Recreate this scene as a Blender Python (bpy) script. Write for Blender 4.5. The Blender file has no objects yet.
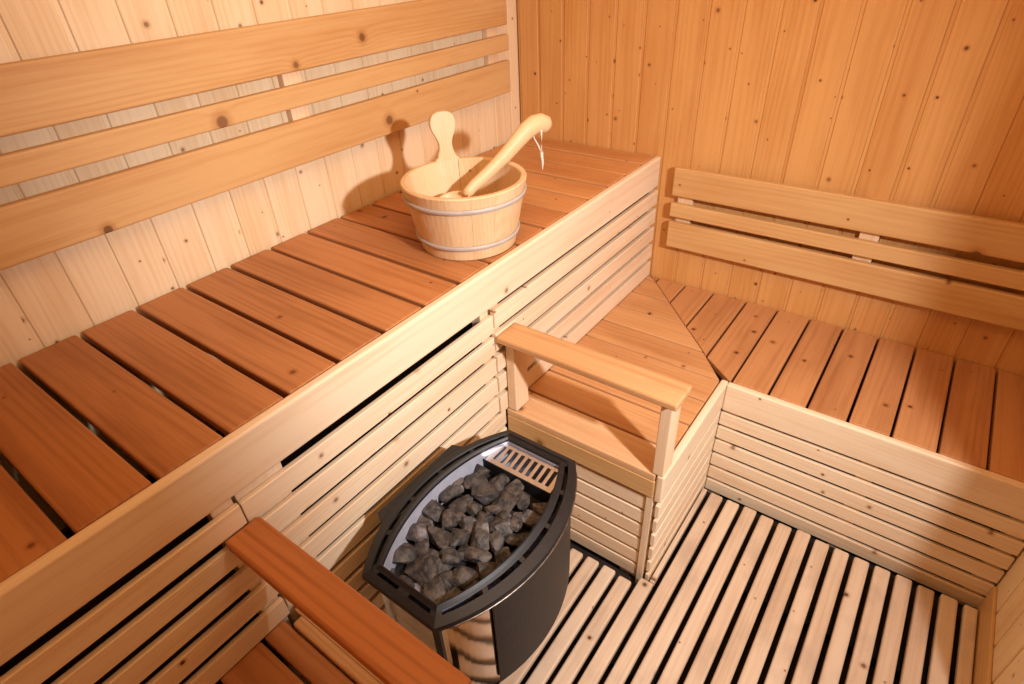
import bpy, bmesh, math, random
from mathutils import Vector, Matrix, noise

random.seed(7)
sc = bpy.context.scene
C = sc.collection

# ------------------------------------------------------------------ materials
def new_mat(name):
    m = bpy.data.materials.new(name); m.use_nodes = True
    nt = m.node_tree
    for n in list(nt.nodes): nt.nodes.remove(n)
    out = nt.nodes.new('ShaderNodeOutputMaterial')
    b = nt.nodes.new('ShaderNodeBsdfPrincipled')
    nt.links.new(b.outputs[0], out.inputs[0])
    return m, nt, b

def lin(c):
    return tuple(((v/255)/12.92 if v/255 <= .04045 else ((v/255+.055)/1.055)**2.4) for v in c) + (1,)

def mixc(nt, fac, a, b, blend='MIX'):
    n = nt.nodes.new('ShaderNodeMix'); n.data_type = 'RGBA'; n.blend_type = blend
    for i, v in ((0, fac), (6, a), (7, b)):
        if hasattr(v, 'links'): nt.links.new(v, n.inputs[i])
        else: n.inputs[i].default_value = v
    return n.outputs[2]

def math_(nt, op, a, b=None, c=None, clamp=False):
    n = nt.nodes.new('ShaderNodeMath'); n.operation = op; n.use_clamp = clamp
    for i, v in enumerate((a, b, c)):
        if v is None: continue
        if hasattr(v, 'links'): nt.links.new(v, n.inputs[i])
        else: n.inputs[i].default_value = v
    return n.outputs[0]

def maprange(nt, v, a, b, c=0., d=1., smooth=True):
    n = nt.nodes.new('ShaderNodeMapRange'); n.clamp = True
    n.interpolation_type = 'SMOOTHSTEP' if smooth else 'LINEAR'
    nt.links.new(v, n.inputs[0])
    for i, x in ((1, a), (2, b), (3, c), (4, d)):
        if hasattr(x, 'links'): nt.links.new(x, n.inputs[i])
        else: n.inputs[i].default_value = x
    return n.outputs[0]

def wood(name, light, dark, knot=(70, 32, 14), ring=.5, knots=.55, rough=.5, tint=.22, wear=0.0, kscale=7.0, kmax=.085, spec=.35):
    """pine: growth rings round a tilted pith, fine fibre, knots that push the rings aside"""
    m, nt, b = new_mat(name)
    N = nt.nodes; L = nt.links
    at = N.new('ShaderNodeAttribute'); at.attribute_name = 'wco'
    ar = N.new('ShaderNodeAttribute'); ar.attribute_name = 'wr'
    sep = N.new('ShaderNodeSeparateXYZ'); L.new(at.outputs['Vector'], sep.inputs[0])
    X, Y, Z = sep.outputs
    # knots
    kc = N.new('ShaderNodeCombineXYZ'); L.new(X, kc.inputs[0]); L.new(Y, kc.inputs[1])
    vor = N.new('ShaderNodeTexVoronoi'); vor.voronoi_dimensions = '2D'; vor.feature = 'F1'
    vor.inputs['Scale'].default_value = kscale
    L.new(kc.outputs[0], vor.inputs['Vector'])
    ks = N.new('ShaderNodeSeparateColor'); L.new(vor.outputs['Color'], ks.inputs[0])
    on = math_(nt, 'LESS_THAN', ks.outputs[0], knots)
    rad = math_(nt, 'MULTIPLY_ADD', math_(nt, 'POWER', ks.outputs[1], 2.2), kmax-.014, .016)
    d = vor.outputs['Distance']
    dn = math_(nt, 'DIVIDE', d, rad)
    core = math_(nt, 'MULTIPLY', maprange(nt, dn, .65, 1.1, 1, 0), on)
    halo = math_(nt, 'MULTIPLY', maprange(nt, dn, .8, 2.4, 1, 0), on)
    push = math_(nt, 'MULTIPLY', math_(nt, 'MULTIPLY', maprange(nt, dn, .6, 5.0, 1, 0), rad), on)
    # rings
    sc1 = N.new('ShaderNodeVectorMath'); sc1.operation = 'MULTIPLY'; sc1.inputs[1].default_value = (1.1, 7, 7)
    L.new(at.outputs['Vector'], sc1.inputs[0])
    n1 = N.new('ShaderNodeTexNoise'); n1.inputs['Scale'].default_value = 1.0; n1.inputs['Detail'].default_value = 2
    L.new(sc1.outputs[0], n1.inputs['Vector'])
    wob = math_(nt, 'MULTIPLY_ADD', n1.outputs[0], .045, -.022)
    y2 = math_(nt, 'ADD', math_(nt, 'ADD', Y, wob), math_(nt, 'MULTIPLY', push, .16))
    r = math_(nt, 'SQRT', math_(nt, 'ADD', math_(nt, 'MULTIPLY', y2, y2), math_(nt, 'MULTIPLY', Z, Z)))
    s = math_(nt, 'SINE', math_(nt, 'MULTIPLY', r, 720.0))
    s = math_(nt, 'MULTIPLY_ADD', s, .5, .5)
    s = math_(nt, 'POWER', s, 2.0)
    # fibre
    sc2 = N.new('ShaderNodeVectorMath'); sc2.operation = 'MULTIPLY'; sc2.inputs[1].default_value = (7, 230, 230)
    L.new(at.outputs['Vector'], sc2.inputs[0])
    n2 = N.new('ShaderNodeTexNoise'); n2.inputs['Scale'].default_value = 1.0; n2.inputs['Detail'].default_value = 3
    L.new(sc2.outputs[0], n2.inputs['Vector'])
    # broad staining
    sc3 = N.new('ShaderNodeVectorMath'); sc3.operation = 'MULTIPLY'; sc3.inputs[1].default_value = (2.2, 11, 11)
    L.new(at.outputs['Vector'], sc3.inputs[0])
    n3 = N.new('ShaderNodeTexNoise'); n3.inputs['Scale'].default_value = 1.0; n3.inputs['Detail'].default_value = 4
    L.new(sc3.outputs[0], n3.inputs['Vector'])
    f = math_(nt, 'MULTIPLY_ADD', s, ring, 0)
    f = math_(nt, 'ADD', f, maprange(nt, n2.outputs[0], .3, .75, -.12, .3, False))
    f = math_(nt, 'ADD', f, maprange(nt, n3.outputs[0], .35, .7, -.15, .35))
    f = math_(nt, 'ADD', f, math_(nt, 'MULTIPLY_ADD', ar.outputs['Fac'], 2*tint, -tint), clamp=True)
    col = mixc(nt, f, lin(light), lin(dark))
    if wear:
        n4 = N.new('ShaderNodeTexNoise'); n4.inputs['Scale'].default_value = 9; n4.inputs['Detail'].default_value = 5
        L.new(at.outputs['Vector'], n4.inputs['Vector'])
        col = mixc(nt, math_(nt, 'MULTIPLY', maprange(nt, n4.outputs[0], .45, .75), wear), col, lin((150, 128, 112)))
    hal = mixc(nt, math_(nt, 'MULTIPLY', halo, .55), col, mixc(nt, 1.0, col, (.62, .42, .3, 1), 'MULTIPLY'))
    col = mixc(nt, math_(nt, 'MULTIPLY', core, maprange(nt, ks.outputs[2], 0, 1, .5, .95, False)), hal, lin(knot))
    L.new(col, b.inputs['Base Color'])
    b.inputs['Roughness'].default_value = rough
    b.inputs['Specular IOR Level'].default_value = spec
    bp = N.new('ShaderNodeBump'); bp.inputs['Strength'].default_value = .25; bp.inputs['Distance'].default_value = .0008
    h = math_(nt, 'ADD', math_(nt, 'MULTIPLY', n2.outputs[0], .6), math_(nt, 'MULTIPLY', s, -.4))
    L.new(h, bp.inputs['Height']); L.new(bp.outputs[0], b.inputs['Normal'])
    return m

def simple(name, col, rough=.5, metal=0., nscale=0, namt=.2, bump=0., spec=.5, col2=None):
    m, nt, b = new_mat(name)
    b.inputs['Roughness'].default_value = rough; b.inputs['Metallic'].default_value = metal
    b.inputs['Specular IOR Level'].default_value = spec
    if nscale:
        tc = nt.nodes.new('ShaderNodeTexCoord')
        n = nt.nodes.new('ShaderNodeTexNoise'); n.inputs['Scale'].default_value = nscale; n.inputs['Detail'].default_value = 5
        nt.links.new(tc.outputs['Object'], n.inputs['Vector'])
        c2 = lin(col2) if col2 else tuple(v*(1-namt) for v in lin(col)[:3])+(1,)
        nt.links.new(mixc(nt, maprange(nt, n.outputs[0], .35, .65), lin(col), c2), b.inputs['Base Color'])
        if bump:
            bp = nt.nodes.new('ShaderNodeBump'); bp.inputs['Strength'].default_value = bump; bp.inputs['Distance'].default_value = .002
            nt.links.new(n.outputs[0], bp.inputs['Height']); nt.links.new(bp.outputs[0], b.inputs['Normal'])
    else:
        b.inputs['Base Color'].default_value = lin(col)
    return m

M = {}
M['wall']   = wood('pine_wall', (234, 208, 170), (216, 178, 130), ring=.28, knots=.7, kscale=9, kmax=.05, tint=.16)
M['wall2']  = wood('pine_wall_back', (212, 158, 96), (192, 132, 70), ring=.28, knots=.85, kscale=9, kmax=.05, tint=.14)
M['board']  = wood('pine_board', (208, 166, 112), (190, 138, 82), ring=.28, knots=.8, kscale=5, kmax=.08, tint=.1)
M['seat']   = wood('aged_seat', (184, 124, 76), (144, 88, 48), ring=.3, knots=.4, kmax=.045, tint=.22)
M['seat3']  = wood('worn_seat', (192, 130, 80), (154, 94, 50), ring=.3, knots=.45, kmax=.05, tint=.2)
M['seat4']  = wood('fresher_seat', (206, 148, 94), (176, 116, 66), ring=.3, knots=.4, kmax=.045, tint=.12)
M['seat2']  = wood('lower_seat', (194, 138, 90), (160, 104, 62), ring=.3, knots=.5, kmax=.05, tint=.2)
M['fascia'] = wood('pale_fascia', (234, 210, 178), (218, 182, 142), ring=.3, knots=.35, kmax=.05, tint=.1)
M['riser']  = wood('pale_riser', (238, 214, 182), (222, 186, 144), ring=.3, knots=.6, kmax=.05, tint=.15)
M['duck']   = wood('duckboard_pine', (216, 190, 162), (192, 158, 126), ring=.26, knots=.6, kmax=.05, tint=.22, wear=.35)
M['rail']   = wood('orange_rail', (186, 118, 66), (150, 88, 46), ring=.55, knots=.25, kmax=.03, tint=.05)
M['rail2']  = wood('guard_rail', (204, 156, 108), (176, 124, 76), ring=.35, knots=.5, kmax=.045, tint=.05)
M['platform'] = wood('platform_seat', (206, 154, 104), (176, 120, 74), ring=.3, knots=.5, kmax=.05, tint=.15)
M['post2']  = wood('pale_front_board', (222, 180, 134), (200, 148, 100), ring=.25, knots=.2, tint=.08)
M['post']   = wood('pale_post', (236, 204, 166), (218, 174, 128), ring=.25, knots=.15, tint=.1)
M['bucket'] = wood('bucket_wood', (222, 190, 148), (206, 164, 116), ring=.25, knots=.08, tint=.22, rough=.45)
M['ladle']  = wood('ladle_wood', (222, 186, 140), (206, 160, 112), ring=.2, knots=.06, tint=.1, rough=.45)
M['bar']    = simple('gap_shade_bar', (12, 9, 8), .9, spec=.1)  # near-black colour paints the shade of the floor gaps onto the crossbars
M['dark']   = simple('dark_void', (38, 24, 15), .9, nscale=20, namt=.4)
M['black']  = simple('black_enamel', (27, 27, 30), .48, .0, nscale=60, namt=.35, bump=.15)
M['rim']    = simple('black_rim_steel', (24, 23, 25), .5, .0, nscale=50, namt=.3, bump=.1)
M['edge']   = simple('worn_steel_glint', (150, 140, 130), .35, .9, nscale=80, namt=.4)  # pale metal for the worn edge and the highlight drawn on it
M['liner']  = simple('galvanised_liner', (196, 198, 212), .42, .35, nscale=40, namt=.12)
M['grille'] = simple('steel_grille', (196, 184, 178), .32, .85, nscale=30, namt=.15)
M['hoop']   = simple('grey_hoop', (186, 174, 164), .5, .0, nscale=30, namt=.1)
M['cord']   = simple('white_cord', (232, 222, 206), .85, 0, nscale=300, namt=.3)
M['plaster']= simple('white_floor_outside', (235, 232, 226), .6, nscale=8, namt=.05)
M['bowl']   = simple('ladle_hollow', (60, 36, 20), .6, nscale=30, namt=.3)

def steel_mat():
    m, nt, b = new_mat('polished_steel')
    b.inputs['Base Color'].default_value = (.78, .75, .72, 1); b.inputs['Metallic'].default_value = 1
    b.inputs['Roughness'].default_value = .07
    tc = nt.nodes.new('ShaderNodeTexCoord')
    n = nt.nodes.new('ShaderNodeTexNoise'); n.inputs['Scale'].default_value = 9; n.inputs['Detail'].default_value = 0
    nt.links.new(tc.outputs['Object'], n.inputs['Vector'])
    bp = nt.nodes.new('ShaderNodeBump'); bp.inputs['Strength'].default_value = .12; bp.inputs['Distance'].default_value = .01
    nt.links.new(n.outputs[0], bp.inputs['Height']); nt.links.new(bp.outputs[0], b.inputs['Normal'])
    return m
M['steel'] = steel_mat()

def stone_mat():
    m, nt, b = new_mat('sauna_stone')
    oi = nt.nodes.new('ShaderNodeObjectInfo'); tc = nt.nodes.new('ShaderNodeTexCoord')
    add = nt.nodes.new('ShaderNodeVectorMath'); add.operation = 'MULTIPLY_ADD'
    add.inputs[1].default_value = (1, 1, 1)
    nt.links.new(tc.outputs['Object'], add.inputs[0])
    cm = nt.nodes.new('ShaderNodeCombineXYZ')
    nt.links.new(math_(nt, 'MULTIPLY', oi.outputs['Random'], 37.0), cm.inputs[0])
    nt.links.new(cm.outputs[0], add.inputs[2])
    n = nt.nodes.new('ShaderNodeTexNoise'); n.inputs['Scale'].default_value = 55; n.inputs['Detail'].default_value = 6
    n2 = nt.nodes.new('ShaderNodeTexNoise'); n2.inputs['Scale'].default_value = 16; n2.inputs['Detail'].default_value = 3
    n3 = nt.nodes.new('ShaderNodeTexNoise'); n3.inputs['Scale'].default_value = 170; n3.inputs['Detail'].default_value = 4
    for q in (n, n2, n3): nt.links.new(add.outputs[0], q.inputs['Vector'])
    c = mixc(nt, maprange(nt, n.outputs[0], .35, .68), lin((38, 34, 33)), lin((96, 85, 76)))
    c = mixc(nt, maprange(nt, oi.outputs['Random'], 0, 1, .0, .55, False), c, lin((34, 31, 30)))
    c = mixc(nt, math_(nt, 'MULTIPLY', maprange(nt, n2.outputs[0], .6, .72), .5), c, lin((168, 160, 168)))
    nt.links.new(c, b.inputs['Base Color']); b.inputs['Roughness'].default_value = .62
    bp = nt.nodes.new('ShaderNodeBump'); bp.inputs['Strength'].default_value = 1.0; bp.inputs['Distance'].default_value = .005
    nt.links.new(math_(nt, 'ADD', n.outputs[0], math_(nt, 'MULTIPLY', n3.outputs[0], .5)), bp.inputs['Height'])
    nt.links.new(bp.outputs[0], b.inputs['Normal'])
    return m
M['stone'] = stone_mat()
M['bed'] = simple('dark_stone_bed', (34, 30, 28), .9, nscale=60, namt=.5, bump=.6)

# ------------------------------------------------------------------ mesh builder
class MB:
    def __init__(self):
        self.v = []; self.f = []; self.co = []; self.wr = []; self.sm = []
    def _take(self, bm, axis, smooth=False, origin=None):
        """append a bmesh as one board whose grain runs along axis ('x','y','z' or a Vector)"""
        ox, oy, oz = random.uniform(0, 60), random.uniform(-.05, .05), random.uniform(.03, .11)*random.choice((-1, 1))
        r = random.random(); base = len(self.v)
        bm.verts.ensure_lookup_table()
        o = origin or Vector((sum(v.co.x for v in bm.verts), sum(v.co.y for v in bm.verts), sum(v.co.z for v in bm.verts)))/max(1, len(bm.verts))
        ext = [max(v.co[i] for v in bm.verts)-min(v.co[i] for v in bm.verts) for i in range(3)]
        for i, v in enumerate(bm.verts):
            d = v.co-o
            if isinstance(axis, str):
                a = 'xyz'.index(axis); rest = [i for i in range(3) if i != a]
                rest.sort(key=lambda i: -ext[i])          # wide direction first, then thickness
                t = (d[a], d[rest[0]], d[rest[1]])
            else:
                ax = axis.normalized(); s1 = ax.cross(Vector((.3, .2, 1))).normalized(); s2 = ax.cross(s1)
                t = (d.dot(ax), d.dot(s1), d.dot(s2))
            self.v.append(tuple(v.co)); self.co.append((t[0]+ox, t[1]+oy, t[2]+oz)); self.wr.append(r)
            v.index = i
        for f in bm.faces:
            self.f.append([base+v.index for v in f.verts]); self.sm.append(smooth)
        bm.free()
    def box(self, lo, hi, axis='x', bev=.003, seg=2):
        bm = bmesh.new()
        lo, hi = [min(a, b) for a, b in zip(lo, hi)], [max(a, b) for a, b in zip(lo, hi)]
        c = [(a+b)/2 for a, b in zip(lo, hi)]
        bmesh.ops.create_cube(bm, size=1, matrix=Matrix.Translation(c) @ Matrix.Diagonal((hi[0]-lo[0], hi[1]-lo[1], hi[2]-lo[2], 1)))
        if bev: bmesh.ops.bevel(bm, geom=bm.edges[:], offset=bev, segments=seg, profile=.5, affect='EDGES', clamp_overlap=True)
        self._take(bm, axis); return self
    def prism(self, pts, z0, z1, axis='x', bev=.003, seg=2, plane='xy', smooth=False):
        """polygon (counter-clockwise) pulled from z0 to z1; plane says which two axes the points use"""
        bm = bmesh.new()
        def P(a, b, c):
            return {'xy': (a, b, c), 'xz': (a, c, b), 'yz': (c, a, b)}[plane]
        lo = [bm.verts.new(P(a, b, z0)) for a, b in pts]; hi = [bm.verts.new(P(a, b, z1)) for a, b in pts]
        n = len(pts)
        bm.faces.new(lo[::-1]); bm.faces.new(hi)
        for i in range(n): bm.faces.new((lo[i], lo[(i+1) % n], hi[(i+1) % n], hi[i]))
        bmesh.ops.recalc_face_normals(bm, faces=bm.faces[:])
        if bev: bmesh.ops.bevel(bm, geom=bm.edges[:], offset=bev, segments=seg, profile=.5, affect='EDGES', clamp_overlap=True)
        self._take(bm, axis, smooth); return self
    def raw(self, verts, faces, axis='z', smooth=False):
        bm = bmesh.new(); vs = [bm.verts.new(v) for v in verts]
        for f in faces: bm.faces.new([vs[i] for i in f])
        bmesh.ops.recalc_face_normals(bm, faces=bm.faces[:])
        self._take(bm, axis, smooth); return self
    def tube(self, pts, rad, n=10, axis=None, flat=(1, 1), caps=True, up=Vector((0, 0, 1))):
        """round or flattened bar through points; rad a number or a list"""
        pts = [Vector(p) for p in pts]; V = []; F = []
        for i, p in enumerate(pts):
            t = (pts[min(i+1, len(pts)-1)]-pts[max(i-1, 0)]).normalized()
            s = t.cross(up).normalized(); u = s.cross(t)
            r = rad[i] if isinstance(rad, (list, tuple)) else rad
            for k in range(n):
                a = 2*math.pi*k/n
                V.append(p+s*math.cos(a)*r*flat[0]+u*math.sin(a)*r*flat[1])
        for i in range(len(pts)-1):
            for k in range(n): F.append((i*n+k, i*n+(k+1) % n, (i+1)*n+(k+1) % n, (i+1)*n+k))
        if caps: F.append(tuple(range(n))); F.append(tuple((len(pts)-1)*n+k for k in range(n)))
        return self.raw(V, F, axis or (pts[-1]-pts[0]), True)
    def build(self, name, mat, parent=None, root=None):
        me = bpy.data.meshes.new(name)
        o0 = root_loc(parent)
        me.from_pydata([(a-o0.x, b-o0.y, c-o0.z) for a, b, c in self.v], [], self.f)
        a = me.attributes.new('wco', 'FLOAT_VECTOR', 'POINT')
        a.data.foreach_set('vector', [x for t in self.co for x in t])
        a = me.attributes.new('wr', 'FLOAT', 'POINT'); a.data.foreach_set('value', self.wr)
        me.polygons.foreach_set('use_smooth', self.sm)
        me.materials.append(M[mat]); me.update()
        o = bpy.data.objects.new(name, me); C.objects.link(o)
        if parent: o.parent = parent
        return o

def root_loc(o):
    l = Vector((0, 0, 0))
    while o is not None: l = l+o.location; o = o.parent
    return l

def thing(name, label, cat, loc=(0, 0, 0), group=None):
    o = bpy.data.objects.new(name, None); C.objects.link(o); o.location = loc
    o.empty_display_size = .05
    o['label'] = label; o['category'] = cat
    if group: o['group'] = group
    return o
def tag(o, label, cat, group=None, kind=None):
    o['label'] = label; o['category'] = cat
    if group: o['group'] = group
    if kind: o['kind'] = kind
    return o
def struct(o, label, cat):
    o['kind'] = 'structure'; o['label'] = label; o['category'] = cat; return o

# ------------------------------------------------------------------ dimensions (metres; z=0 is the top of the duckboard)
XR = 1.894                 # right wall
YF = -2.16                 # wall behind the photographer
ZC = 2.12                  # ceiling
H1, H2 = .90, .427         # upper and lower seat heights
D1 = .611                  # front of the upper bench
XC, W2, Y3 = 1.103, .515, .9635
ZF = -.06                  # sub-floor
YN = -1.70                 # edge of the near lower bench

# ------------------------------------------------------------------ setting
def wall_boards(fixed, plane, a0, a1, z0, z1, pitch=.1035, start=None, face=1, mb=None):
    """tongue-and-groove cladding: boards with a narrow recessed tongue between; face=+1 looks to + of the fixed axis"""
    mb = mb or MB(); t = .012
    a = start if start is not None else a0
    while a < a1-.004:
        b = min(a+pitch, a1); aa = max(a, a0)
        f0, f1 = fixed-face*t, fixed
        g0, g1 = fixed-face*(t+.004), fixed-face*.0035
        gap = .009
        if plane == 'x':
            mb.box((f0, aa+.0008, z0), (f1, b-gap, z1), 'z', .0018, 1)
            mb.box((g0, b-gap-.004, z0), (g1, b+.0004, z1), 'z', 0)
        else:
            mb.box((aa+gap, f0, z0), (b-.0008, f1, z1), 'z', .0018, 1)
            mb.box((aa-.0004, g0, z0), (aa+gap+.004, g1, z1), 'z', 0)
        a += pitch
    return mb

mb = wall_boards(0, 'x', YF, 0, ZF, ZC, pitch=.1)
mb.box((-.05, YF-.05, ZF), (-.015, .05, ZC+.02), 'z', 0)
struct(mb.build('wall_left', 'wall'), 'pale vertical pine board wall behind the high bench', 'wall')
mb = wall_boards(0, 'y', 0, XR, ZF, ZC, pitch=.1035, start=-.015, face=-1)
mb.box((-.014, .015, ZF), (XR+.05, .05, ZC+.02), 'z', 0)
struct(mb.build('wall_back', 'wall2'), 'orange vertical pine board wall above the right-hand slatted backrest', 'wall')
DJ0, DJ1, DH = -1.522, -.905, 1.98     # doorway in the right wall
mb = wall_boards(XR, 'x', DJ1, 0, ZF, ZC, pitch=.105, start=-1.02, face=-1)
mb = wall_boards(XR, 'x', YF, DJ0, ZF, ZC, face=-1, mb=mb)
mb = wall_boards(XR, 'x', DJ0, DJ1, DH, ZC, face=-1, mb=mb)
struct(mb.build('wall_right', 'wall'), 'short pine board wall between the right bench and the open doorway', 'wall')
mb = MB()
mb.box((XR-.0085, DJ1, -.035), (XR-.0005, -W2-.002, .082), 'y', .002)
struct(mb.build('baseboard_right', 'board'), 'narrow pine skirting along the foot of the right wall', 'baseboard')
mb = MB()
mb.box((XR-.002, DJ1-.03, ZF), (XR+.10, DJ1, DH), 'z', .002)
mb.box((XR-.002, DJ0, ZF), (XR+.10, DJ0+.03, DH), 'z', .002)
mb.box((XR-.002, DJ0, DH), (XR+.10, DJ1, DH+.03), 'y', .002)
struct(mb.build('trim_1', 'plaster'), 'white frame around the open doorway', 'door frame')
mb = wall_boards(YF, 'y', 0, XR, ZF, ZC, face=1) if False else MB()
a = 0
while a < XR:
    mb.box((a+.001, YF-.014, ZF), (min(a+.1, XR)-.001, YF, ZC), 'z', .0015, 1); a += .1
struct(mb.build('wall_front', 'wall'), 'pine board wall behind the camera', 'wall')
mb = MB(); a = YF
while a < 0:
    mb.box((0, a+.001, ZC), (XR, min(a+.1, 0)-.001, ZC+.014), 'x', .0015, 1); a += .1
struct(mb.build('ceiling', 'wall'), 'pine board ceiling', 'ceiling')
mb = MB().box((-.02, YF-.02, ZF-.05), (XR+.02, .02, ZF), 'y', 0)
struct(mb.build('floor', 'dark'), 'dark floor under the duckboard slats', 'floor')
mb = MB().box((XR+.02, YF-1, ZF-.05), (XR+2.2, .6, ZF+.005), 'y', 0)
struct(mb.build('floor_outside', 'plaster'), 'white floor beyond the open doorway', 'floor')

# ------------------------------------------------------------------ duckboard
t = thing('duckboard', 'pale slatted wooden duckboard covering the whole floor around the black stove', 'duckboard', (1.2, -1.1, ZF))
mb = MB(); x = 1.893-.0185-.055*0
k = 0
edges = [1.842-.0550*i for i in range(24)]     # centres of the dark gaps
for i, g in enumerate(edges):
    x0, x1 = g+.0074, g+.0550-.0066
    x1 = min(x1, XR-.0125)
    if x0 < XC < x1:
        mb.box((x0, YN+.02, -.022), (x1, -Y3-.006, 0), 'y', .0045, 3)
        x0 = XC+.003; mb.box((x0, -Y3-.004, -.022), (x1, -W2-.03, 0), 'y', .003, 2); continue
    if x1 < .63: break
    y1 = -W2-.028 if x0 > XC-.001 else -Y3-.03+random.uniform(-.004, .004)
    y1 += random.uniform(-.004, .004)
    y0 = YF+.02 if x0 > XC+.02 else YN+.02
    mb.box((x0, y0, -.022), (x1, y1, random.uniform(-.001, .001)), 'y', .006, 3)
mb.build('floor_slats', 'duck', t)
for y in (-.8, -1.2, -1.9):
    MB().box((.64 if y < -1 and y > -1.6 else XC+.02, y-.03, ZF+.001), (XR-.02, y+.03, -.0225), 'x', .003).build('crossbar', 'bar', t)

# ------------------------------------------------------------------ upper bench
T = .022
up = thing('upper_bench', 'long high bench with dark brown slatted seat under the left wall', 'bench', (.3, -1.0, ZF))
mb = MB(); mbm = MB(); mbf = MB(); P1 = .1222
y = -1.813
ys = []
while y > YF: y -= P1
y += P1
while y < 0:
    y0, y1 = y+.001, min(y+P1-.0105, -.004)
    if y1-y0 > .02:
        (mb if y < -1.25 else mbm if y < -.66 else mbf).box((.012, max(y0, YF+.004), H1-.024), (D1-T-.003, y1, H1+random.uniform(-.0012, .0012)), 'x', .0045, 3)
    y += P1
for q_, k_ in ((mb, 'seat'), (mbm, 'seat3'), (mbf, 'seat4')): q_.build('seat_slats', k_, up)
F1 = .106
MB().box((D1-T, YF+.004, H1-F1), (D1, -.003, H1+.002), 'y', .006, 3).build('fascia', 'fascia', up)
def riser(x1, y0, y1, top, n, pitch, h, t=.0125, zmin=-1):
    mb = MB()
    for k in range(n):
        z1 = top-k*pitch
        if z1-h < ZF: break
        mb.box((x1-t, y0, zmin if zmin > 0 and k == n-1 else z1-h), (x1, y1, z1), 'y', .0022, 3)
    return mb
RT, RP, RH = .774, .0725, .0555
riser(D1+.001, YF+.004, -1.732, RT-.002, 5, RP, .0495, zmin=H2+.002).build('riser_slats', 'riser', up)        # over the near lower bench
mb = riser(D1-.004, -1.728, -.9945, RT-.008, 5, RP*.95, RH*.95)                          # behind the stove
for k in range(5, 12):
    z1 = RT-.008-k*RP*.95
    if z1-RH > ZF: mb.box((D1-.0165, YN+.004, z1-RH*.95), (D1-.004, -Y3-.002, z1), 'y', .003, 3)
mb.build('riser_slats', 'riser', up)
riser(D1+.001, -.993, -.003, RT+.006, 5, RP, RH-.001, t=.0165, zmin=H2+.002).build('riser_slats', 'riser', up)            # over the corner bench
mb = MB()
for y0, y1, xx in ((YF+.01, YF+.06, D1-.0125), (-1.775, -1.735, D1-.0125), (-1.727, -1.63, D1-.0175), (-1.03, -.998, D1-.0175), (-.99, -.955, D1-.017), (-.04, -.004, D1-.017)):
    MB().box((xx-.03, y0, ZF), (xx, y1, H1-.026), 'z', .002).build('upright_batten', 'riser', up)
MB().box((D1-.085, YF+.01, ZF), (D1-.078, -.004, H1-.03), 'y', 0).build('gap_shade_panel', 'dark', up)  # added dark sheet standing in for the shade behind the riser gaps

# ------------------------------------------------------------------ lower corner bench (L-shaped)
lo = thing('corner_bench', 'low L-shaped slatted corner bench along the back wall', 'bench', (1.1, -.4, ZF))
def miter_x(y): return D1+.008+(-y)/W2*(XC-D1-.008)          # x on the mitre line for a y
def miter_y(x): return -(x-D1-.008)/(XC-D1-.008)*W2
mb = MB(); fb = MB()
b = [-.004, -.036]+[-.036-.1172*k for k in range(1, 8)]+[-Y3]
g = .0035
for i in range(len(b)-1):
    ya, yb = b[i]-g*.85, b[i+1]+g*.85                       # ya nearer the wall
    if i == len(b)-2: yb = -Y3+.0
    xa = XC-T-.003 if ya < -W2+.03 else miter_x(ya)-g*.5
    xb = XC-T-.003 if yb < -W2+.03 else miter_x(yb)-g*.5
    if ya > -W2+.02 and yb < -W2+.03: xa = miter_x(ya)-g*.5; xb = min(miter_x(yb), XC-T-.003)
    pts = [(D1-.003, yb), (xb, yb), (xa, ya), (D1-.003, ya)]
    if abs(xa-(D1-.003)) < .016: pts = [(D1-.003, yb), (xb, yb), (D1+.003, ya), (D1-.003, ya)]
    (fb if i == len(b)-2 else mb).prism(pts, H2-.024, H2+random.uniform(-.001, .001), 'x', .0035, 2)
mb.build('platform_slats', 'platform', lo)
fb.build('front_board', 'post2', lo)
mb = MB()
xs = [.655, .765, .876, .9985, 1.1095]+[1.2186+.1066*k for k in range(7)]
for i in range(len(xs)-1):
    xa, xb = xs[i]+g, min(xs[i+1], XR-.004)-g
    if xa > XR-.02: break
    ye = -W2+T+.003
    ya = max(miter_y(xa)+g*.2, ye); yb = max(miter_y(xb)+g*.2, ye)
    mb.prism([(xa, ya), (xb, yb), (xb, -.004), (xa, -.004)], H2-.024, H2+random.uniform(-.001, .001), 'y', .0035, 2)
mb.prism([(D1+.012, -.010), (xs[0]-g, miter_y(xs[0])+.006), (xs[0]-g, -.004), (D1+.016, -.004)], H2-.024, H2, 'y', .002, 1)
mb.build('seat_slats', 'seat2', lo)
F2 = .1
MB().box((XC, -W2, H2-F2), (XR-.003, -W2+T, H2+.002), 'x', .006, 3).build('fascia', 'fascia', lo)
MB().box((XC-T, -Y3-.0, H2-F2+.003), (XC, -W2+T, H2+.002), 'y', .006, 3).build('fascia', 'fascia', lo)
MB().box((D1-.003, -Y3-.001, H2-.088), (XC-T-.001, -Y3+T, H2-.0245), 'x', .004, 2).build('fascia', 'board', lo)
def riser_x(y0, xa, xb, top, n, pitch, h, t=.012):
    mb = MB()
    for k in range(n):
        z1 = top-k*pitch
        if z1 < ZF+.02: break
        mb.box((xa, y0, max(z1-h, ZF+.002)), (xb, y0+t, z1), 'x', .002, 3)
    return mb
riser_x(-W2+.003, XC, XR-.004, .316, 6, .0605, .0475).build('riser_slats', 'riser', lo)
riser_x(-Y3+.008, D1-.003, 1.058, .322, 6, .0605, .049).build('riser_slats', 'riser', lo)
riser(XC-.002, -Y3+.002, -W2+T, .316, 6, .0605, .0475).build('riser_slats', 'riser', lo)
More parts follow.
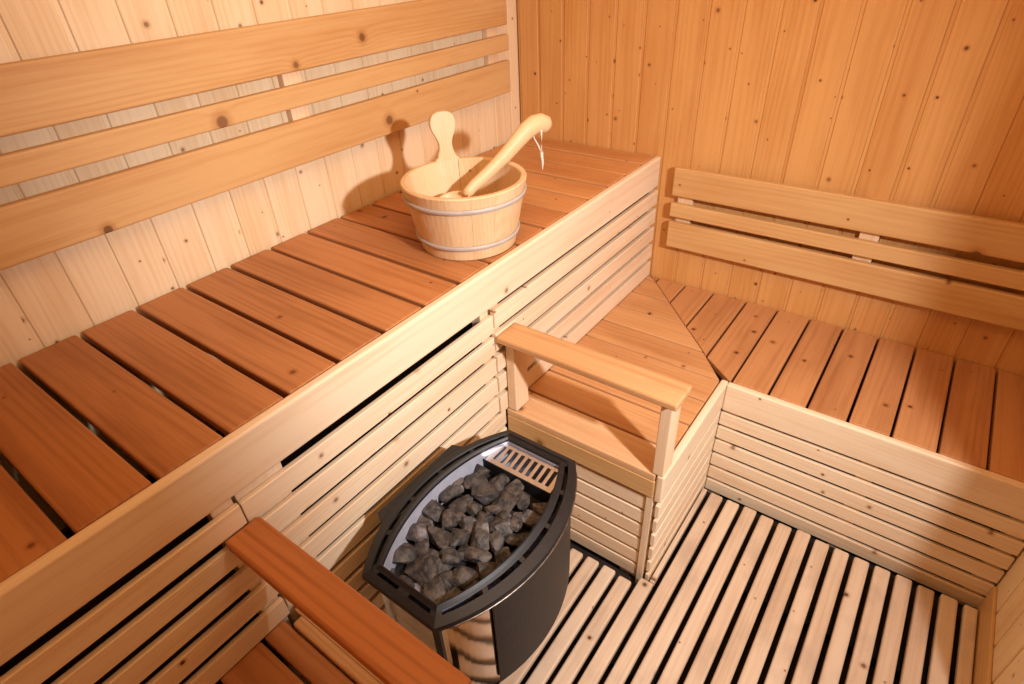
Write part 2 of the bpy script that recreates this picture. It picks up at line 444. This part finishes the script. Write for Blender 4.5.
for lo_, hi_ in (((1.060, -Y3+.003, ZF), (1.0805, -Y3+.04, H2-.025)), ((XC+.004, -W2+.0155, ZF), (XC+.05, -W2+.045, H2-.026)),
                 ((XR-.05, -W2+.0155, ZF), (XR-.01, -W2+.045, H2-.026)), ((1.5, -W2+.0155, ZF), (1.54, -W2+.045, H2-.026)),
                 ((D1+.012, -Y3+.0205, ZF), (D1+.05, -Y3+.05, H2-.09)), ((1.0, -Y3+.0205, ZF), (1.055, -Y3+.05, H2-.09))):
    MB().box(lo_, hi_, 'z', .002).build('upright_batten', 'riser', lo)
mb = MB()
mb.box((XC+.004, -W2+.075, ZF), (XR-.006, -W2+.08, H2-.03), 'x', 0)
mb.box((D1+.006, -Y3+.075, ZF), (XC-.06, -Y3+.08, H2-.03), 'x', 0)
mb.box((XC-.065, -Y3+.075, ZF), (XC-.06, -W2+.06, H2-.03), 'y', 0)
mb.build('gap_shade_panel', 'dark', lo)  # added dark sheets, the shade inside the bench put into their colour

# ------------------------------------------------------------------ near lower bench
nb = thing('near_bench', 'dark brown low bench below the orange guard board nearest the camera', 'bench', (.85, -1.93, ZF))
MB().box((D1+.03, YN-.046, H2-.03), (XC-T-.002, YN-T-.001, H2+.012), 'x', .004).build('edge_board', 'rail2', nb)
mb = MB(); y = YN-.048
for k in range(5):
    y1 = y-(k and .055+.0985*(k-1)); y0 = max(y1-(.0905 if k else .047), YF+.004)
    if y1-y0 < .02: break
    mb.box((D1-.003, y0, H2-.024), (XC-T-.003, y1, H2), 'x', .0045, 3)
mb.build('seat_slats', 'seat', nb)
MB().box((D1-.003, YN-T, H2-F2), (XC, YN, H2+.002), 'x', .005, 3).build('fascia', 'rail2', nb)
MB().box((XC-T, YF+.004, H2-F2), (XC, YN-T-.001, H2+.002), 'y', .005, 3).build('fascia', 'rail2', nb)
riser_x(YN-.022, D1-.003, XC-.002, .318, 6, .0605, .0475).build('riser_slats', 'riser', nb)
riser(XC-.002, YF+.004, YN-.023, .318, 6, .0605, .0475).build('riser_slats', 'riser', nb)

# ------------------------------------------------------------------ guard rails
def guard(name, label, yc, w, zt, x0, x1, mat, pmat, zseat, posts, th=.022):
    t = thing(name, label, 'guard rail', ((x0+x1)/2, yc, zseat))
    MB().box((x0, yc-w/2, zt-th), (x1, yc+w/2, zt), 'x', .005, 3).build('top_board', mat, t)
    for px0, px1, py0, py1 in posts:
        MB().box((px0, py0, zseat+.001), (px1, py1, zt-th), 'z', .003).build('post', pmat, t)
    return t
guard('guard_rail', 'pale two-post wooden guard rail standing on the corner bench behind the stove', -.955, .088, .705,
      .600+.014, 1.118, 'rail2', 'post', H2+.001, ((.6145, .644, -.962, -.900), (1.068, 1.098, -.9625, -.905)), .02)
guard('guard_board', 'dark orange guard board beside the stove, on the near low bench', -1.745, .070, .725,
      0.6135, 1.117, 'rail', 'rail', H2+.013, ((1.065, 1.095, -1.775, -1.725),), .026)

# ------------------------------------------------------------------ backrests
def backrest(name, label, loc): return thing(name, label, 'backrest', loc)
bl = backrest('backrest', 'long three-board pine backrest on the left wall above the high bench', (.02, -1.1, 1.08))
for z0, z1 in ((1.312, 1.424), (1.230, 1.283), (1.090, 1.199)):
    MB().box((.023, YF+.02, z0), (.045, -.116-(.006 if z1 > 1.3 else 0), z1), 'y', .005, 3).build('back_board', 'board', bl)
for y in (-1.99, -1.017, -.185):
    MB().box((.0012, y-.028, 1.10), (.023, y+.028, 1.415), 'z', .002).build('batten', 'post', bl)
br = backrest('backrest', 'three-board pine backrest on the back wall above the low corner bench', (1.25, -.02, .6))
for z0, z1 in ((.785, .886), (.707, .758), (.589, .688)):
    MB().box((.680, -.046, z0), (XR-.05, -.024, z1), 'x', .005, 3).build('back_board', 'board', br)
for x in (.724, 1.312, 1.78):
    MB().box((x-.027, -.024, .60), (x+.027, -.0012, .876), 'z', .002).build('batten', 'post', br)

# ------------------------------------------------------------------ heater
HX, HY = .842, -1.377
ZT = .548
ht = thing('sauna_heater', 'black boat-shaped electric sauna stove filled with dark stones', 'sauna stove', (HX, HY, .2))
def arc(end, mid, hy, n):
    """half outline: (dx, dy) from y=-hy to y=+hy, dx=end at the ends and mid in the middle, a circle arc"""
    s = mid-end; R = (hy*hy+s*s)/(2*s)
    a = math.asin(min(1, hy/R)); out = []
    for i in range(n+1):
        t = -a+2*a*i/n
        out.append((mid-R+R*math.cos(t), R*math.sin(t)))
    return out
NA, NE = 40, 12
def loop(end, mid, hy, off=0):
    """closed outline starting at the front right corner, counter-clockwise seen from above"""
    r = arc(end, mid, hy, NA)
    p = [(x, y) for x, y in r]
    p += [(end-2*end*i/NE, hy) for i in range(1, NE)]
    p += [(-x, y) for x, y in reversed(r)]
    p += [(-end+2*end*i/NE, -hy) for i in range(1, NE)]
    return [(HX+x, HY+y) for x, y in p]
NL = 2*NA+2*NE
def lerp(a, b, t): return tuple(u+(v-u)*t for u, v in zip(a, b))
outer = loop(.097, .180, .249); inner = loop(.074, .126, .212)
def ring(t, z): return [lerp(i, o, t)+(z,) for i, o in zip(inner, outer)]
# slots: sections along the outline where the band between two rings is open
def is_slot(i):
    if i < NA: k = i; return 1 <= k < NA-1 and (k-1) % 8 not in (7,)
    if i < NA+NE: return False
    if i < 2*NA+NE: k = i-NA-NE; return 1 <= k < NA-1 and (k-1) % 8 not in (7,)
    k = i-2*NA-NE; return k not in (0, 5, 6, NE-1)
rings = [ring(0, ZT-.02), ring(.0, ZT+.004), ring(.10, ZT+.008), ring(.22, ZT+.004), ring(.34, ZT+.001), ring(.52, ZT-.001), ring(.56, ZT+.002), ring(.97, ZT-.004), ring(1.0, ZT-.008), ring(1.0, ZT-.016), ring(.93, ZT-.02), ring(.34, ZT-.02)]
V = [v for r in rings for v in r]; F = []
for a in range(len(rings)-1):
    for i in range(NL):
        if a == 4 and is_slot(i): continue
        if a == 4 or True:
            F.append((a*NL+i, a*NL+(i+1) % NL, (a+1)*NL+(i+1) % NL, (a+1)*NL+i))
rm = MB().raw(V, F, 'y').build('rim', 'rim', ht)
# worn outer lower edge of the rim, its highlight drawn as a bright line
er = [outer[i]+(ZT-.0165,) for i in range(2, NA-1)]
ed = MB().tube(er, .0022, 6).build('worn_edge_glint', 'edge', rm)
# liner: pale sheet inside, from the rim down
l0 = ring(-.01, ZT-.002); l1 = ring(-.16, .40)
l1 = [(v[0], v[1], .40) for v in ring(-.03, 0)]; V = l0+l1; F = [(i, (i+1) % NL, NL+(i+1) % NL, NL+i) for i in range(NL)]
MB().raw(V, F, 'z', False).build('liner', 'liner', ht)
# body of polished steel inside the cladding
b0 = loop(.083, .163, .226)
def wall_strip(pts, z0, z1, name, mat, thick=0):
    n = len(pts); V = [p+(z0,) for p in pts]+[p+(z1,) for p in pts]
    F = [(i, i+1, n+i+1, n+i) for i in range(n-1)]
    return MB().raw(V, F, 'z', True).build(name, mat, ht)
V = [p+(.20,) for p in b0]+[p+(ZT-.02,) for p in b0]
F = [(i, (i+1) % NL, NL+(i+1) % NL, NL+i) for i in range(NL)]+[tuple(range(NL))]
MB().raw(V, F, 'z').build('steel_body', 'steel', ht)
# dark curved cladding on the room side, a shell with thickness
co = loop(.088, .172, .240); ci = loop(.085, .166, .236)
k0, k1 = 9, NA-2
ou = [co[i] for i in range(k0, k1+1)]; inn = [ci[i] for i in range(k0, k1+1)]
n = len(ou)
V = [p+(.216,) for p in ou]+[p+(ZT-.018,) for p in ou]+[p+(.216,) for p in inn]+[p+(ZT-.018,) for p in inn]
F = []
for i in range(n-1):
    F += [(i, i+1, n+i+1, n+i), (2*n+i, 3*n+i, 3*n+i+1, 2*n+i+1), (i, 2*n+i, 2*n+i+1, i+1)]
F += [(0, n, 3*n, 2*n), (n-1, 3*n-1, 4*n-1, 2*n-1)]
MB().raw(V, F, 'z').build('front_cladding', 'black', ht)
# wall bracket and black corner strips
wb = MB().prism([(.652, HY-.118), (.70, HY-.150), (.70, HY+.150), (.652, HY+.132)], .30, ZT-.010, 'z', .003).build('wall_bracket', 'rim', ht)
MB().box((D1-.0035, HY-.10, .24), (.700, HY+.10, .40), 'z', .002).build('mounting_plate', 'rim', wb)
for x0 in (.915,):
    MB().box((x0-.008, HY-.231, .2), (x0+.012, HY-.221, ZT-.02), 'z', .001).build('corner_strip', 'black', ht)
# grille: slotted steel plate over the back end
gx0, gx1, gy0, gy1, gz0, gz1 = HX-.096, HX+.092, -1.232, -1.169, ZT-.022, ZT-.010
xs_ = [gx0]
ns = 9; pw = (gx1-gx0-.02)/ns
V = []; F = []
rows = [gy0, gy0+.012, gy1-.008, gy1]
cols = [gx0]
for k in range(ns): cols += [gx0+.012+k*pw+.004, gx0+.012+k*pw+pw*.55+.004]
cols += [gx1]
for r_, yy in enumerate(rows):
    tt = (yy-gy0)/(gy1-gy0)
    for xx in cols: V.append((xx, yy, gz0+(gz1-gz0)*tt))
nc = len(cols)
for r_ in range(3):
    for c_ in range(nc-1):
        if r_ == 1 and c_ % 2 == 1: continue
        F.append((r_*nc+c_, r_*nc+c_+1, (r_+1)*nc+c_+1, (r_+1)*nc+c_))
sg = MB().raw(V, F, 'x').build('slotted_grille', 'grille', ht)
MB().box((gx0-.006, gy0-.0015, .42), (gx1+.006, gy0+.0005, gz0+.001), 'x', 0).build('divider_plate', 'rim', sg)
MB().box((gx0, gy0+.002, .44), (gx1, gy1, .445), 'x', 0).build('chamber_floor', 'rim', sg)

# ------------------------------------------------------------------ stones
def rock(name, c, sx, sy, sz, seed, rot=0., tilt=(0, 0)):
    rng = random.Random(seed)
    bm = bmesh.new(); bmesh.ops.create_icosphere(bm, subdivisions=3, radius=1)
    planes = []
    for _ in range(13):
        n_ = Vector((rng.gauss(0, 1), rng.gauss(0, 1), rng.gauss(0, 1))).normalized()
        planes.append((n_, rng.uniform(.42, .8)))
    off = Vector((seed*3.1, seed*1.7, seed*.9))
    for v in bm.verts:
        p = v.co.copy()
        for n_, d in planes:
            k = p.dot(n_)
            if k > d: p -= n_*(k-d)*.93
        p *= 1+.06*noise.noise(p*1.8+off)+.05*noise.noise(p*6+off)
        v.co = p
    mx = [max(abs(v.co[i]) for v in bm.verts) for i in range(3)]
    Rm = Matrix.Rotation(rot, 4, 'Z') @ Matrix.Rotation(tilt[0], 4, 'X') @ Matrix.Rotation(tilt[1], 4, 'Y')
    for v in bm.verts:
        v.co = Rm @ Vector((v.co.x/mx[0]*sx/2, v.co.y/mx[1]*sy/2, v.co.z/mx[2]*sz/2))
    me = bpy.data.meshes.new(name); bm.to_mesh(me); bm.free()
    me.polygons.foreach_set('use_smooth', [False]*len(me.polygons))
    me.materials.append(M['stone'])
    o = bpy.data.objects.new(name, me); C.objects.link(o); o.location = c
    return o
ST = [(0.739, -1.238, 0.055, 0.024), (0.755, -1.274, 0.042, 0.034), (0.795, -1.244, 0.034, 0.04), (0.836, -1.246, 0.039, 0.039), (0.716, -1.293, 0.031, 0.034), (0.702, -1.331, 0.034, 0.034), (0.729, -1.332, 0.022, 0.044), (0.791, -1.295, 0.058, 0.03), (0.847, -1.287, 0.06, 0.06), (0.878, -1.255, 0.028, 0.038), (0.763, -1.339, 0.033, 0.049), (0.725, -1.393, 0.059, 0.057), (0.707, -1.429, 0.027, 0.043), (0.769, -1.391, 0.045, 0.037), (0.792, -1.34, 0.032, 0.027), (0.831, -1.324, 0.032, 0.027), (0.831, -1.352, 0.027, 0.032), (0.815, -1.379, 0.037, 0.032), (0.873, -1.348, 0.044, 0.042), (0.869, -1.315, 0.032, 0.024), (0.899, -1.319, 0.026, 0.037), (0.911, -1.285, 0.032, 0.032), (0.915, -1.25, 0.034, 0.03), (0.738, -1.468, 0.054, 0.041), (0.705, -1.466, 0.024, 0.031), (0.787, -1.439, 0.064, 0.041), (0.819, -1.422, 0.036, 0.046), (0.856, -1.393, 0.056, 0.056), (0.738, -1.432, 0.03, 0.026), (0.718, -1.526, 0.028, 0.045), (0.751, -1.524, 0.05, 0.056), (0.803, -1.517, 0.069, 0.079), (0.763, -1.484, 0.031, 0.031), (0.824, -1.462, 0.035, 0.028), (0.843, -1.466, 0.024, 0.035), (0.83, -1.490, 0.028, 0.028), (0.851, -1.438, 0.03, 0.028), (0.882, -1.428, 0.05, 0.038), (0.890, -1.383, 0.036, 0.028), (0.913, -1.353, 0.031, 0.03), (0.932, -1.332, 0.026, 0.028), (0.922, -1.398, 0.05, 0.038), (0.913, -1.448, 0.034, 0.039), (0.880, -1.482, 0.055, 0.045), (0.854, -1.545, 0.045, 0.052), (0.895, -1.53, 0.036, 0.036), (0.862, -1.508, 0.029, 0.026), (0.744, -1.562, 0.024, 0.024), (0.94, -1.289, 0.026, 0.030), (0.909, -1.49, 0.03, 0.03), (.768, -1.583, .034, .024), (.945, -1.425, .03, .034), (.952, -1.372, .026, .034), (.925, -1.508, .03, .034), (.885, -1.575, .034, .026), (.705, -1.375, .026, .03), (0.79, -1.563, .034, .026), (.82, -1.567, .03, .026)]
stones = []
for i, (x, y, w, h) in enumerate(ST):
    big = max(w, h)
    k = 1.52 if big < .05 else 1.26
    if x < .76 and y > -1.55: x -= .010
    if x > .9: x += .004
    sz = min(.05, .55*(w+h)/2+.012)
    x, y = .0184*1.424+x*(1-.0184), -.0184*1.977+y*(1-.0184)
    top = .516+.010*math.exp(-((x-HX)**2+(y-HY)**2)/.012)+(.006 if big > .05 else 0)-(.006 if big < .032 else 0)
    if y < -1.54 : top -= .008
    o = rock('sauna_stone', (x, y, top-sz/2), w*k, h*k, sz, 11+i, rot=random.uniform(-.5, .5), tilt=(random.uniform(-.28, .28), random.uniform(-.28, .28)))
    stones.append((o, x, y, big))
# lower layer filling the gaps
V = []; F = []; nx, ny = 26, 44
for j in range(ny+1):
    for i in range(nx+1):
        u = -1+2*i/nx; vv = -1+2*j/ny
        yy = HY-.022+vv*.168 if True else 0
        half = .126*math.sqrt(max(.0, 1-((yy-HY)/.33)**2))*.97
        xx = HX+u*min(half, .105)
        zz = .484+.012*noise.noise(Vector((xx*45, yy*45, 0)))
        V.append((xx, yy, zz))
for j in range(ny):
    for i in range(nx): a = j*(nx+1)+i; F.append((a, a+1, a+nx+2, a+nx+1))
o = MB().raw(V, F, 'x', True).build('stone_bed', 'bed')
tag(o, 'dark layer of small stones and grit seen between the larger stove stones', 'stones', kind='stuff')
# labels: rows across the basket, counted from the slotted steel plate
ordn = ['first', 'second', 'third', 'fourth', 'fifth', 'sixth', 'seventh', 'eighth', 'ninth', 'tenth', 'eleventh', 'twelfth', 'thirteenth', 'fourteenth', 'fifteenth']
special = {31: 'largest dark stove stone, a broad flat slab near the front end', 11: 'big flat square stove stone lying beside the pale liner',
           8: 'large smooth pointed grey stone just below the slotted steel plate', 30: 'rough pitted stone near the front corner of the pale liner',
           43: 'broad brown stone near the front of the stove, on the cladding side', 18: 'rounded grey stone right of the middle of the stove basket',
           0: 'thin flat stone in the corner between pale liner and slotted plate', 44: 'upright stone against the front rim of the stove basket',
           27: 'long slanted stone in the middle of the stove basket', 25: 'wide low stone just left of the middle of the stove basket'}
rows_ = {0: [], 1: [], 2: [], 3: []}
for i, (o, x, y, big) in enumerate(stones):
    if i in special: tag(o, special[i], 'stone', 'sauna stones in the stove'); continue
    s_ = math.sqrt(max(.1, 1-((y-HY)/.33)**2)); u = (x-HX)/(.126*s_)
    rows_[0 if u < -.5 else 1 if u < 0 else 2 if u < .5 else 3].append((y, o))
rn = ['along the pale liner', 'left of the basket centre', 'right of the basket centre', 'along the curved cladding side']
for k, lst in rows_.items():
    lst.sort(key=lambda a: -a[0])
    for q, (y, o) in enumerate(lst):
        tag(o, '%s smaller stove stone from the slotted plate in the strip %s' % (ordn[q], rn[k]), 'stone', 'sauna stones in the stove')

# ------------------------------------------------------------------ bucket
BX, BY, RB, RTp, BH = .4545, -.887, .1262, .1605, .173
bk = thing('sauna_bucket', 'round pale wooden sauna bucket with tall handle stave on the high bench', 'bucket', (BX, BY, H1+.001))
z0 = H1+.002
HA = math.radians(147)
NS = 16; half = math.pi/NS
mb = MB()
def brad(z): return RB+(RTp-RB)*(z-z0)/BH
for k in range(NS):
    a0 = HA-half+k*2*half; a1 = a0+2*half
    if k == 0: continue
    V = []; m_ = 5; th = .016
    prof = [(0, 0), (0, BH-.003), (-.003, BH), (-th+.003, BH), (-th, BH-.003), (-th, .0)]
    for j in range(m_):
        a = a0+.0015+(a1-a0-.003)*j/(m_-1)
        for dr, dz in prof:
            r_ = brad(z0+dz)+dr
            V.append((BX+r_*math.cos(a), BY+r_*math.sin(a), z0+dz))
    n = len(prof); F = []
    for j in range(m_-1):
        for q in range(n): F.append((j*n+q, j*n+(q+1) % n, (j+1)*n+(q+1) % n, (j+1)*n+q))
    F += [tuple(range(n)), tuple((m_-1)*n+q for q in range(n))]
    mb.raw(V, F, 'z')
mb.build('staves', 'bucket', bk)
# handle stave: tall board with narrow neck and rounded head
hw = RTp*math.sin(half)-.001
prof = [(0.0, .0245), (BH-.012, hw-.001), (BH+.001, hw+.004), (BH+.008, hw-.004), (BH+.016, .0235), (BH+.028, .0195), (BH+.042, .0185), (BH+.056, .0225), (BH+.070, .0295), (BH+.084, .0345), (BH+.098, .0350), (BH+.110, .0315), (BH+.118, .0245), (BH+.123, .012)]
pr = []
for i in range(len(prof)-1):
    for s in range(3):
        t_ = s/3; pr.append((prof[i][0]+(prof[i+1][0]-prof[i][0])*t_, prof[i][1]+(prof[i+1][1]-prof[i][1])*t_))
pr.append(prof[-1])
nrm = Vector((math.cos(HA), math.sin(HA), 0)); tan = Vector((-math.sin(HA), math.cos(HA), 0))
V = []; F = []
for dz, w_ in pr:
    rr = brad(z0+dz)*math.cos(half*.5)+.001 if dz < BH else brad(z0+BH)*math.cos(half*.5)+.001+(dz-BH)*.12
    for s_, dr, ww in ((-1, 0, w_-.002), (-1, -.003, w_), (-1, -.013, w_), (-1, -.016, w_-.002), (1, -.016, w_-.002), (1, -.013, w_), (1, -.003, w_), (1, 0, w_-.002)):
        p = Vector((BX, BY, z0+dz))+nrm*(rr+dr)+tan*(s_*ww); V.append(tuple(p))
n = 8; m_ = len(pr)
for j in range(m_-1):
    for q in range(n): F.append((j*n+q, j*n+(q+1) % n, (j+1)*n+(q+1) % n, (j+1)*n+q))
F += [tuple(range(n)), tuple((m_-1)*n+q for q in range(n))]
MB().raw(V, F, 'z').build('handle_stave', 'bucket', bk)
# hoops
def hoop(zc, h, parent):
    mb = MB(); V = []; F = []; m_ = 64
    pf = [(.0004, -h/2), (.0045, -h/2+.002), (.0052, 0), (.0045, h/2-.002), (.0004, h/2)]
    for j in range(m_):
        a = 2*math.pi*j/m_
        for dr, dz in pf:
            r_ = brad(z0+zc+dz)+dr; V.append((BX+r_*math.cos(a), BY+r_*math.sin(a), z0+zc+dz))
    n = len(pf)
    for j in range(m_):
        for q in range(n): F.append((j*n+q, j*n+(q+1) % n, ((j+1) % m_)*n+(q+1) % n, ((j+1) % m_)*n+q))
    mb.raw(V, F, 'x', True); return mb.build('hoop', 'hoop', parent)
hoop(BH-.036, .0145, bk); hoop(.034, .0145, bk)
V = []; F = []; m_ = 40
for zz in (z0+.012, z0+.024):
    for j in range(m_):
        a = 2*math.pi*j/m_; r_ = brad(zz)-.015; V.append((BX+r_*math.cos(a), BY+r_*math.sin(a), zz))
F = [tuple(range(m_)), tuple(range(m_, 2*m_))]+[(j, (j+1) % m_, m_+(j+1) % m_, m_+j) for j in range(m_)]
MB().raw(V, F, 'x').build('bottom_board', 'bucket', bk)

# ------------------------------------------------------------------ ladle
ld = thing('sauna_ladle', 'pale wooden ladle with a hanging cord leaning in the bucket', 'ladle', (.43, -.9, 1.0))
path = [(.441, -.870, 1.019), (.445, -.858, 1.029), (.450, -.846, 1.039), (.456, -.828, 1.047), (.466, -.802, 1.062), (.476, -.777, 1.079), (.486, -.752, 1.096), (.495, -.728, 1.114), (.503, -.706, 1.131), (.512, -.684, 1.148), (.521, -.662, 1.159), (.529, -.643, 1.160), (.536, -.626, 1.153), (.540, -.616, 1.145)]
path = [(x-.004*(i/13), y, z-.004) for i, (x, y, z) in enumerate(path)]
rad = [1.2*v for v in [.012, .0125, .013, .0145, .0150, .0155, .0165, .0175, .0190, .0205, .0215, .0215, .0195, .012]]
mb = MB().tube(path, rad, 14, flat=(.82, 1.0))
# bowl: hollow round cup
bc = Vector((.426, -.907, 1.016)); ro, ri, dp = .046, .041, .034
V = []; F = []; m_ = 28
tx = Vector((.34, .82, .46)).normalized()       # handle direction: the bowl tips with it a little
ax = Vector((-.05, -.16, .985)).normalized(); e1 = ax.orthogonal().normalized(); e2 = ax.cross(e1)
prof = [(0, -dp), (ro*.6, -dp*.93), (ro*.9, -dp*.6), (ro, -.004), (ro-.001, 0), (ri+.001, 0), (ri, -.004), (ri*.88, -dp*.5), (ri*.55, -dp*.78), (0, -dp*.84)]
for j in range(m_):
    a = 2*math.pi*j/m_
    for r_, h_ in prof[1:-1]: V.append(bc+e1*math.cos(a)*r_+e2*math.sin(a)*r_+ax*h_)
n = len(prof)-2
V += [bc+ax*(-dp), bc+ax*(-dp*.84)]; ib, it = len(V)-2, len(V)-1
for j in range(m_):
    j2 = (j+1) % m_
    for q in range(n-1): F.append((j*n+q, j*n+q+1, j2*n+q+1, j2*n+q))
    F.append((ib, j*n, j2*n)); F.append((j*n+n-1, it, j2*n+n-1))
mb.raw(V, F, 'x', True)
mb.build('ladle_body', 'ladle', ld)
e = Vector(path[-2])
rt_ = Vector((.79, .61, 0))                                     # across the handle end
q0 = e-rt_*.016+Vector((.016, -.018, -.004))
cp = [q0+Vector((0, 0, .012)), q0+Vector((.003, -.003, -.010)), q0+Vector((.004, -.003, -.036)), q0+Vector((.003, -.003, -.064))]
mb = MB().tube(cp, .0030, 8)
mb.tube([e-rt_*.030+Vector((.004, -.014, -.006)), e-rt_*.026+Vector((.006, -.018, -.030)), q0+Vector((-.006, -.004, -.044)), cp[3]], .0022, 8)
mb.tube([cp[3]+Vector((0, 0, .004)), cp[3]+Vector((.001, 0, -.008)), cp[3]+Vector((.003, 0, -.024)), cp[3]+Vector((.003, 0, -.046))], [.0045, .0042, .0036, .0058], 8)
mb.build('hanging_cord', 'cord', ld)

# ------------------------------------------------------------------ light
def lamp(name, typ, loc, target, energy, color, **kw):
    l = bpy.data.lights.new(name, typ); l.energy = energy; l.color = color
    for k, v in kw.items(): setattr(l, k, v)
    o = bpy.data.objects.new(name, l); C.objects.link(o); o.location = loc
    d = Vector(target)-Vector(loc); o.rotation_euler = d.to_track_quat('-Z', 'Y').to_euler()
    return o
lamp('door_light', 'SPOT', (2.13, -1.47, 1.72), (.75, -.98, .70), 170, (1, .985, 1.0), spot_size=math.radians(104), spot_blend=1.0, shadow_soft_size=.042)
lamp('ceiling_light', 'AREA', (1.0, -1.1, 2.05), (.95, -.9, 0), 11.5, (1, .62, .30), shape='RECTANGLE', size=1.0, size_y=1.2)
w = bpy.data.worlds.new('world'); sc.world = w; w.use_nodes = True
bg = w.node_tree.nodes['Background']; bg.inputs[0].default_value = (1, .95, .9, 1); bg.inputs[1].default_value = .15

# ------------------------------------------------------------------ camera
cam = bpy.data.cameras.new('camera'); co_ = bpy.data.objects.new('camera', cam); C.objects.link(co_)
a, b, c = -.6581, .6093, -.0528
fwd = Vector((math.sin(a)*math.cos(b), math.cos(a)*math.cos(b), -math.sin(b)))
rt = Vector((math.cos(a), -math.sin(a), 0)); upv = rt.cross(fwd)
r2 = rt*math.cos(c)+upv*math.sin(c); u2 = -rt*math.sin(c)+upv*math.cos(c)
m = Matrix((r2, u2, -fwd)).transposed().to_4x4(); m.translation = (1.4255, -1.9786, 1.5732)
co_.matrix_world = m
cam.sensor_width = 36; cam.lens = 585.0/1024*36; cam.clip_start = .02
sc.camera = co_
sc.view_settings.view_transform = 'Standard'; sc.view_settings.look = 'None'
sc.view_settings.exposure = 0.0; sc.view_settings.gamma = 1.0
